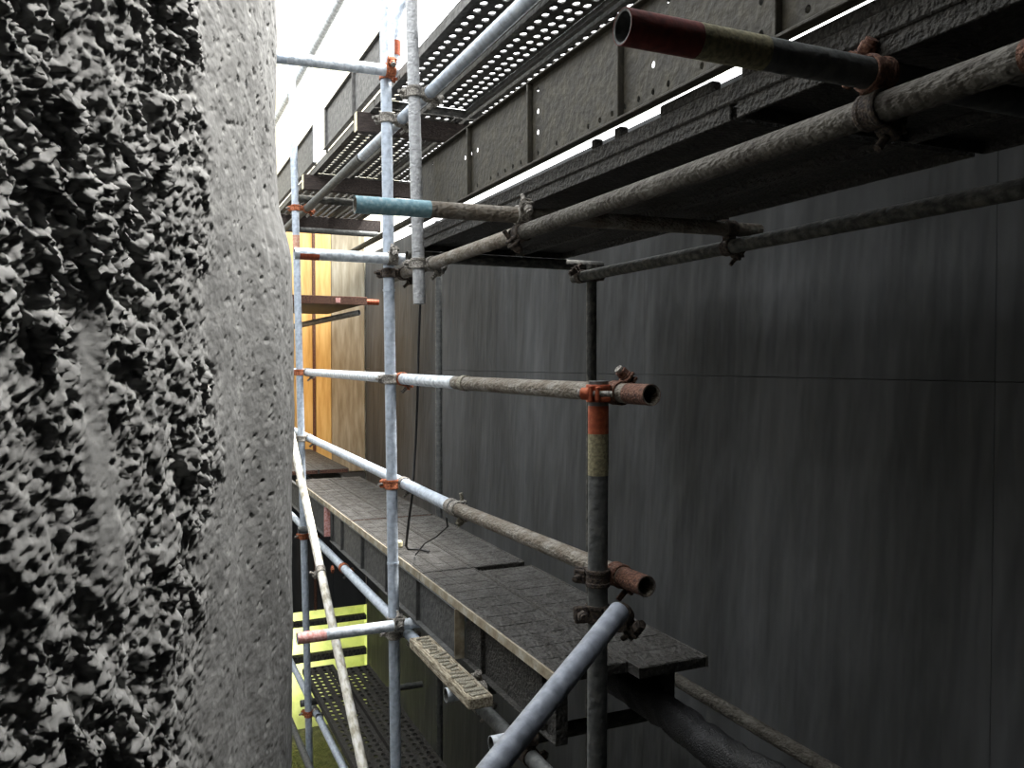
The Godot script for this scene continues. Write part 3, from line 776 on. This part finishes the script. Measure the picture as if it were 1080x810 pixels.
func decks() -> void:
	# lower deck: two rows of solid planks
	var g := "steel planks of the lower deck"
	var rows := [1.2, 1.45]
	var runs := [
		[-2.13, 1.27, "near"], [-3.41, 1.29, "middle"], [-4.725, 1.83, "far"], [-6.93, 1.75, "farthest"]]
	for k in runs.size():
		for r in 2:
			var at := Vector3(rows[r], -0.895 + (0.02 if k == 3 else 0.0), runs[k][0] + (0.0 if r == 0 or k != 0 else 0.06))
			var w: float = 0.248
			var lab := "%s plank of the lower deck, %s row" % [["muddy nearest", "worn middle", "grey wet-looking", "brownish farthest"][k], ["outer rail side", "inner wall side"][r]]
			var o := lay_solid(at, runs[k][1], w, M["plank_muddy"], M["edge_steel"] if r == 0 else M["plank_muddy"], lab, g, M["brown_rust"] if k >= 2 else M["plank_dark"])
	# beams under the lower deck
	g = "ribbed beams under the lower deck"
	rib_board("edge_beam", Vector3(1.092, -1.118, -2.96), 2.3, 0.188, [0.01, 0.5, 1.0, 1.5, 2.0, 2.28], M["beam_grey"], "ribbed grey edge beam under the outer lip of the lower deck", g, 0.0, false, M["edge_steel"])
	rib_board("edge_beam", Vector3(1.115, -1.118, -2.16), 0.78, 0.183, [0.1, 0.6], M["plank_dark"], "dark set-back edge beam under the near end of the lower deck", g, 0.0, false)
	rib_board("edge_beam", Vector3(1.088, -1.118, -5.42), 2.8, 0.188, [0.01, 0.9, 1.8], M["beam_grey"], "far edge beam under the lower deck with a pinkish end", g, 0.0, false, M["pink_paint"])
	rib_board("edge_beam", Vector3(1.52, -1.118, -2.2), 6.2, 0.183, [0.1, 2.0, 4.0], M["plank_dark"], "dark inner beam under the wall side of the lower deck", g, 0.0, false)
	var sb := thing("timber_board", Vector3(1.0, -1.1215, -2.5), "short pale timber board with flaking mud lying below the deck edge", "board")
	put("plank", span(Vector3(-0.045, 0, 0), Vector3(0.042, 0.038, -0.66), 0.004), M["timber"], sb)
	var st := begin()
	for k in 19:
		var z := -0.03 - k * 0.033
		box(st, Vector3.ZERO, Vector3(rng.randf_range(0.025, 0.066), rng.randf_range(0.004, 0.012), rng.randf_range(0.01, 0.026)), 0.003, Transform3D(Basis(Vector3.UP, rng.randf_range(-0.6, 0.6)), Vector3(rng.randf_range(-0.008, 0.004), 0.0395, z)))
	var fl := put("mud_flakes", done(st), M["mud"], sb)
	fl.set_meta("kind", "stuff")
	fl.set_meta("label", "flakes of dried mud on the board")
	# upper deck: seen from beneath
	g = "steel planks of the upper deck"
	for r in 3:
		var row: String = ["outer", "middle", "inner"][r]
		lay_solid(Vector3(1.195 + r * 0.24, 0.517, 0.4), 1.74, 0.232, M["plank_dark"], M["plank_dark"], "dark near plank of the upper deck seen from below, %s row" % row, g)
		lay_solid(Vector3(1.195 + r * 0.24, 0.517, -1.36), 2.09, 0.232, M["plank_dark"], M["plank_dark"], "dark far plank of the upper deck seen from below, %s row" % row, g)
	var eb := thing("added_batten", Vector3(1.085, 0.519, -0.45), "dark batten added along the upper deck under the olive toe board to narrow the light slit", "batten")
	put("strip", span(Vector3(-0.012, 0, 0), Vector3(0.013, 0.039, -2.99), 0.003), M["plank_dark"], eb)  # added to hide the wall behind and narrow the slit of sky
	for q in [[1.915, 1.893], [1.80, 1.77], [1.6, 1.41], [1.32, 0.45]]:
		put("added_block", span(Vector3(-0.0115, 0.0392, 0.45 - q[1]), Vector3(0.013, 0.0635, 0.45 - q[0]), 0.003), M["plank_dark"], eb)  # blocks added to break the bright slit into dashes
	rib_board("toe_board", Vector3(1.065, 0.585, -0.5), 2.95, 0.247, [0.17, 0.70, 1.245, 1.757, 2.257, 2.9], M["toe_board_steel"], "long olive grey ribbed toe board along the upper deck", "toe boards", 0.0)
	# far platform of the same lift
	var fp := thing("platform", Vector3(1.07, 0.482, -7.02), "small far platform with a rust brown front edge against the yellow boards", "platform")
	put("deck", span(Vector3(0, 0.03, -0.02), Vector3(0.68, 0.07, -1.6), 0.003), M["plank_dark"], fp)
	put("edge_channel", span(Vector3(0, 0.02, 0), Vector3(0.69, 0.09, -0.02), 0.003), M["brown_rust"], fp)
	put("edge_label", span(Vector3(0.42, 0.035, 0.004), Vector3(0.46, 0.075, 0.0005), 0.001), M["pink_paint"], fp)
	# top deck: perforated planks against the sky
	g = "perforated planks of the top deck"
	var zs := [-0.6, -2.35, -4.1, -5.85]
	var where := ["nearest", "second", "third", "farthest"]
	for k in 4:
		for r in 3:
			lay_perforated(Vector3(1.18 + r * 0.25, 1.318, zs[k]), 1.73, M["plank_steel"], "%s run of perforated top planks seen from below, %s row" % [where[k], ["outer", "middle", "inner"][r]], g)
	var gb := "timber bearers under the top deck"
	var bz := [-0.72, -2.22, -4.2, -5.72, -7.3]
	for k in bz.size():
		var b := thing("timber_bearer", Vector3(1.0, 1.172, bz[k]), "%s timber bearer under the top planks, counted from the viewer" % ["first", "second", "third", "fourth", "last"][k], "bearer", gb)
		var hgt := 1.272 - b.position.y
		put("beam", span(Vector3(0.0, 0, 0.025), Vector3(0.95, hgt, -0.025), 0.003), M["dark_timber"], b)
		put("painted_end", span(Vector3(-0.004, 0.002, 0.024), Vector3(0.0, hgt - 0.002, -0.024), 0.001), M["pale_timber_end"], b)
	rib_board("toe_board", Vector3(1.065, 1.335, -3.8), 1.46, 0.25, [0.02, 0.7, 1.44], M["toe_board_grey"], "grey toe board of the top deck behind the long upright", "toe boards", 0.014, false, M["galvanised_bright"])
	rib_board("toe_board", Vector3(1.065, 1.335, -5.6), 2.0, 0.25, [0.02, 0.9, 1.9], M["toe_board_grey"], "far toe board of the top deck with a bright end plate beside the thin upright", "toe boards", 0.014, false, M["galvanised_bright"])
	# lowest planks
	g = "planks of the lowest deck"
	for r in 2:
		lay_perforated(Vector3(1.19 + r * 0.25, -2.28, -4.0), 2.3 - 0.12 * r, M["plank_dark"], "dark perforated plank deep down at the bottom left, %s one" % ["left-hand", "right-hand"][r], g)

func small_things() -> void:
	var c := put("hanging_cable", sweep([Vector3(1.1, 0.36, -3.45), Vector3(1.105, 0.1, -3.5), Vector3(1.11, -0.1, -3.53), Vector3(1.115, -0.35, -3.58), Vector3(1.12, -0.6, -3.65), Vector3(1.125, -0.72, -3.72), Vector3(1.135, -0.86, -3.8), Vector3(1.15, -0.882, -3.82), Vector3(1.2, -0.884, -3.8), Vector3(1.23, -0.885, -3.74)], 0.006, 8), M["black_cable"], self)
	tag(c, "thin dark cable hanging from the short upright down to the lower deck", "cable")
	c = put("tie_wire", sweep([Vector3(1.03, -0.57, -2.93), Vector3(1.06, -0.62, -3.0), Vector3(1.1, -0.71, -3.25), Vector3(1.13, -0.79, -3.5), Vector3(1.15, -0.885, -3.7)], 0.0035, 6), M["black_cable"], self)
	tag(c, "bent tie wire running from the rail joint down to the deck", "wire")
	var lump := begin()
	lathe(lump, [Vector2(0, 0), Vector2(0.014, 0.001), Vector2(0.018, 0.008), Vector2(0.018, 0.026), Vector2(0.014, 0.034), Vector2(0, 0.036)], 14)
	c = put("plastic_plug", done(lump), M["cream_plastic"], self, Transform3D(Basis(), Vector3(1.135, -0.893, -3.92)))
	tag(c, "small cream plastic plug on the lower deck beside the cable", "plug")
	# black sheathed pipe under the deck
	var pts := []
	for k in 80:
		pts.append(Vector3(1.455 + 0.01 * sin(k * 0.3), -1.068 + 0.004 * cos(k * 0.5), -2.42 + k * 0.033))
	c = put("sheathed_pipe", sweep(pts, 0.05, 16, 0.11), M["black_sheath"], self)
	tag(c, "black plastic-wrapped pipe under the near end of the lower deck", "pipe")
	# bent hook tube behind the long upright, top
	var hook := thing("handrail_hook", Vector3(1.12, 1.34, -3.9), "bent grey tube with an orange ring behind the long upright at the top", "hook")
	put("bar", sweep([Vector3(0, 0, 0), Vector3(0, 0.2, 0), Vector3(0.0, 0.3, 0.0), Vector3(0.02, 0.36, 0.01), Vector3(0.1, 0.47, 0.05), Vector3(0.25, 0.66, 0.1)], 0.022, 12), M["galvanised"], hook)
	put("paint_band", sleeve_mesh(0.07, R + 0.001), M["orange_paint"], hook, Transform3D(Basis(), Vector3(0, 0.13, 0)))

# ---------------------------------------------------------------- all of it
func _ready() -> void:
	rng.seed = 20
	var cam := Camera3D.new()
	cam.name = "camera"
	cam.fov = 49.43
	cam.near = 0.05
	cam.far = 100.0
	cam.rotation_degrees = Vector3(-1.367, -23.9, 0)
	add_child(cam)
	cam.current = true
	var env := Environment.new()
	env.background_mode = Environment.BG_SKY
	var sky := Sky.new()
	var sm := ProceduralSkyMaterial.new()
	sm.sky_top_color = Color(0.97, 0.985, 1.0)
	sm.sky_horizon_color = Color(1.0, 0.99, 0.96)
	sm.ground_bottom_color = Color(0.3, 0.3, 0.28)
	sm.ground_horizon_color = Color(0.5, 0.5, 0.48)
	sky.sky_material = sm
	env.sky = sky
	env.background_energy_multiplier = 1.6
	env.tonemap_mode = Environment.TONE_MAPPER_LINEAR
	env.tonemap_exposure = 4.0
	env.sdfgi_enabled = true
	env.ssao_enabled = true
	env.ssil_enabled = true
	var we := WorldEnvironment.new()
	we.name = "world"
	we.environment = env
	add_child(we)
	var sun := DirectionalLight3D.new()
	sun.name = "sun"
	sun.light_color = Color(1.0, 0.99, 0.97)
	sun.light_energy = 2.2
	sun.light_angular_distance = 18.0
	sun.shadow_enabled = true
	sun.sky_mode = DirectionalLight3D.SKY_MODE_LIGHT_ONLY
	add_child(sun)
	sun.look_at_from_position(Vector3(0.45, 0.86, 0.02), Vector3.ZERO)
	make_materials()
	coupler_meshes()
	setting()
	posts()
	rails()
	transoms()
	couplers()
	decks()
	small_things()
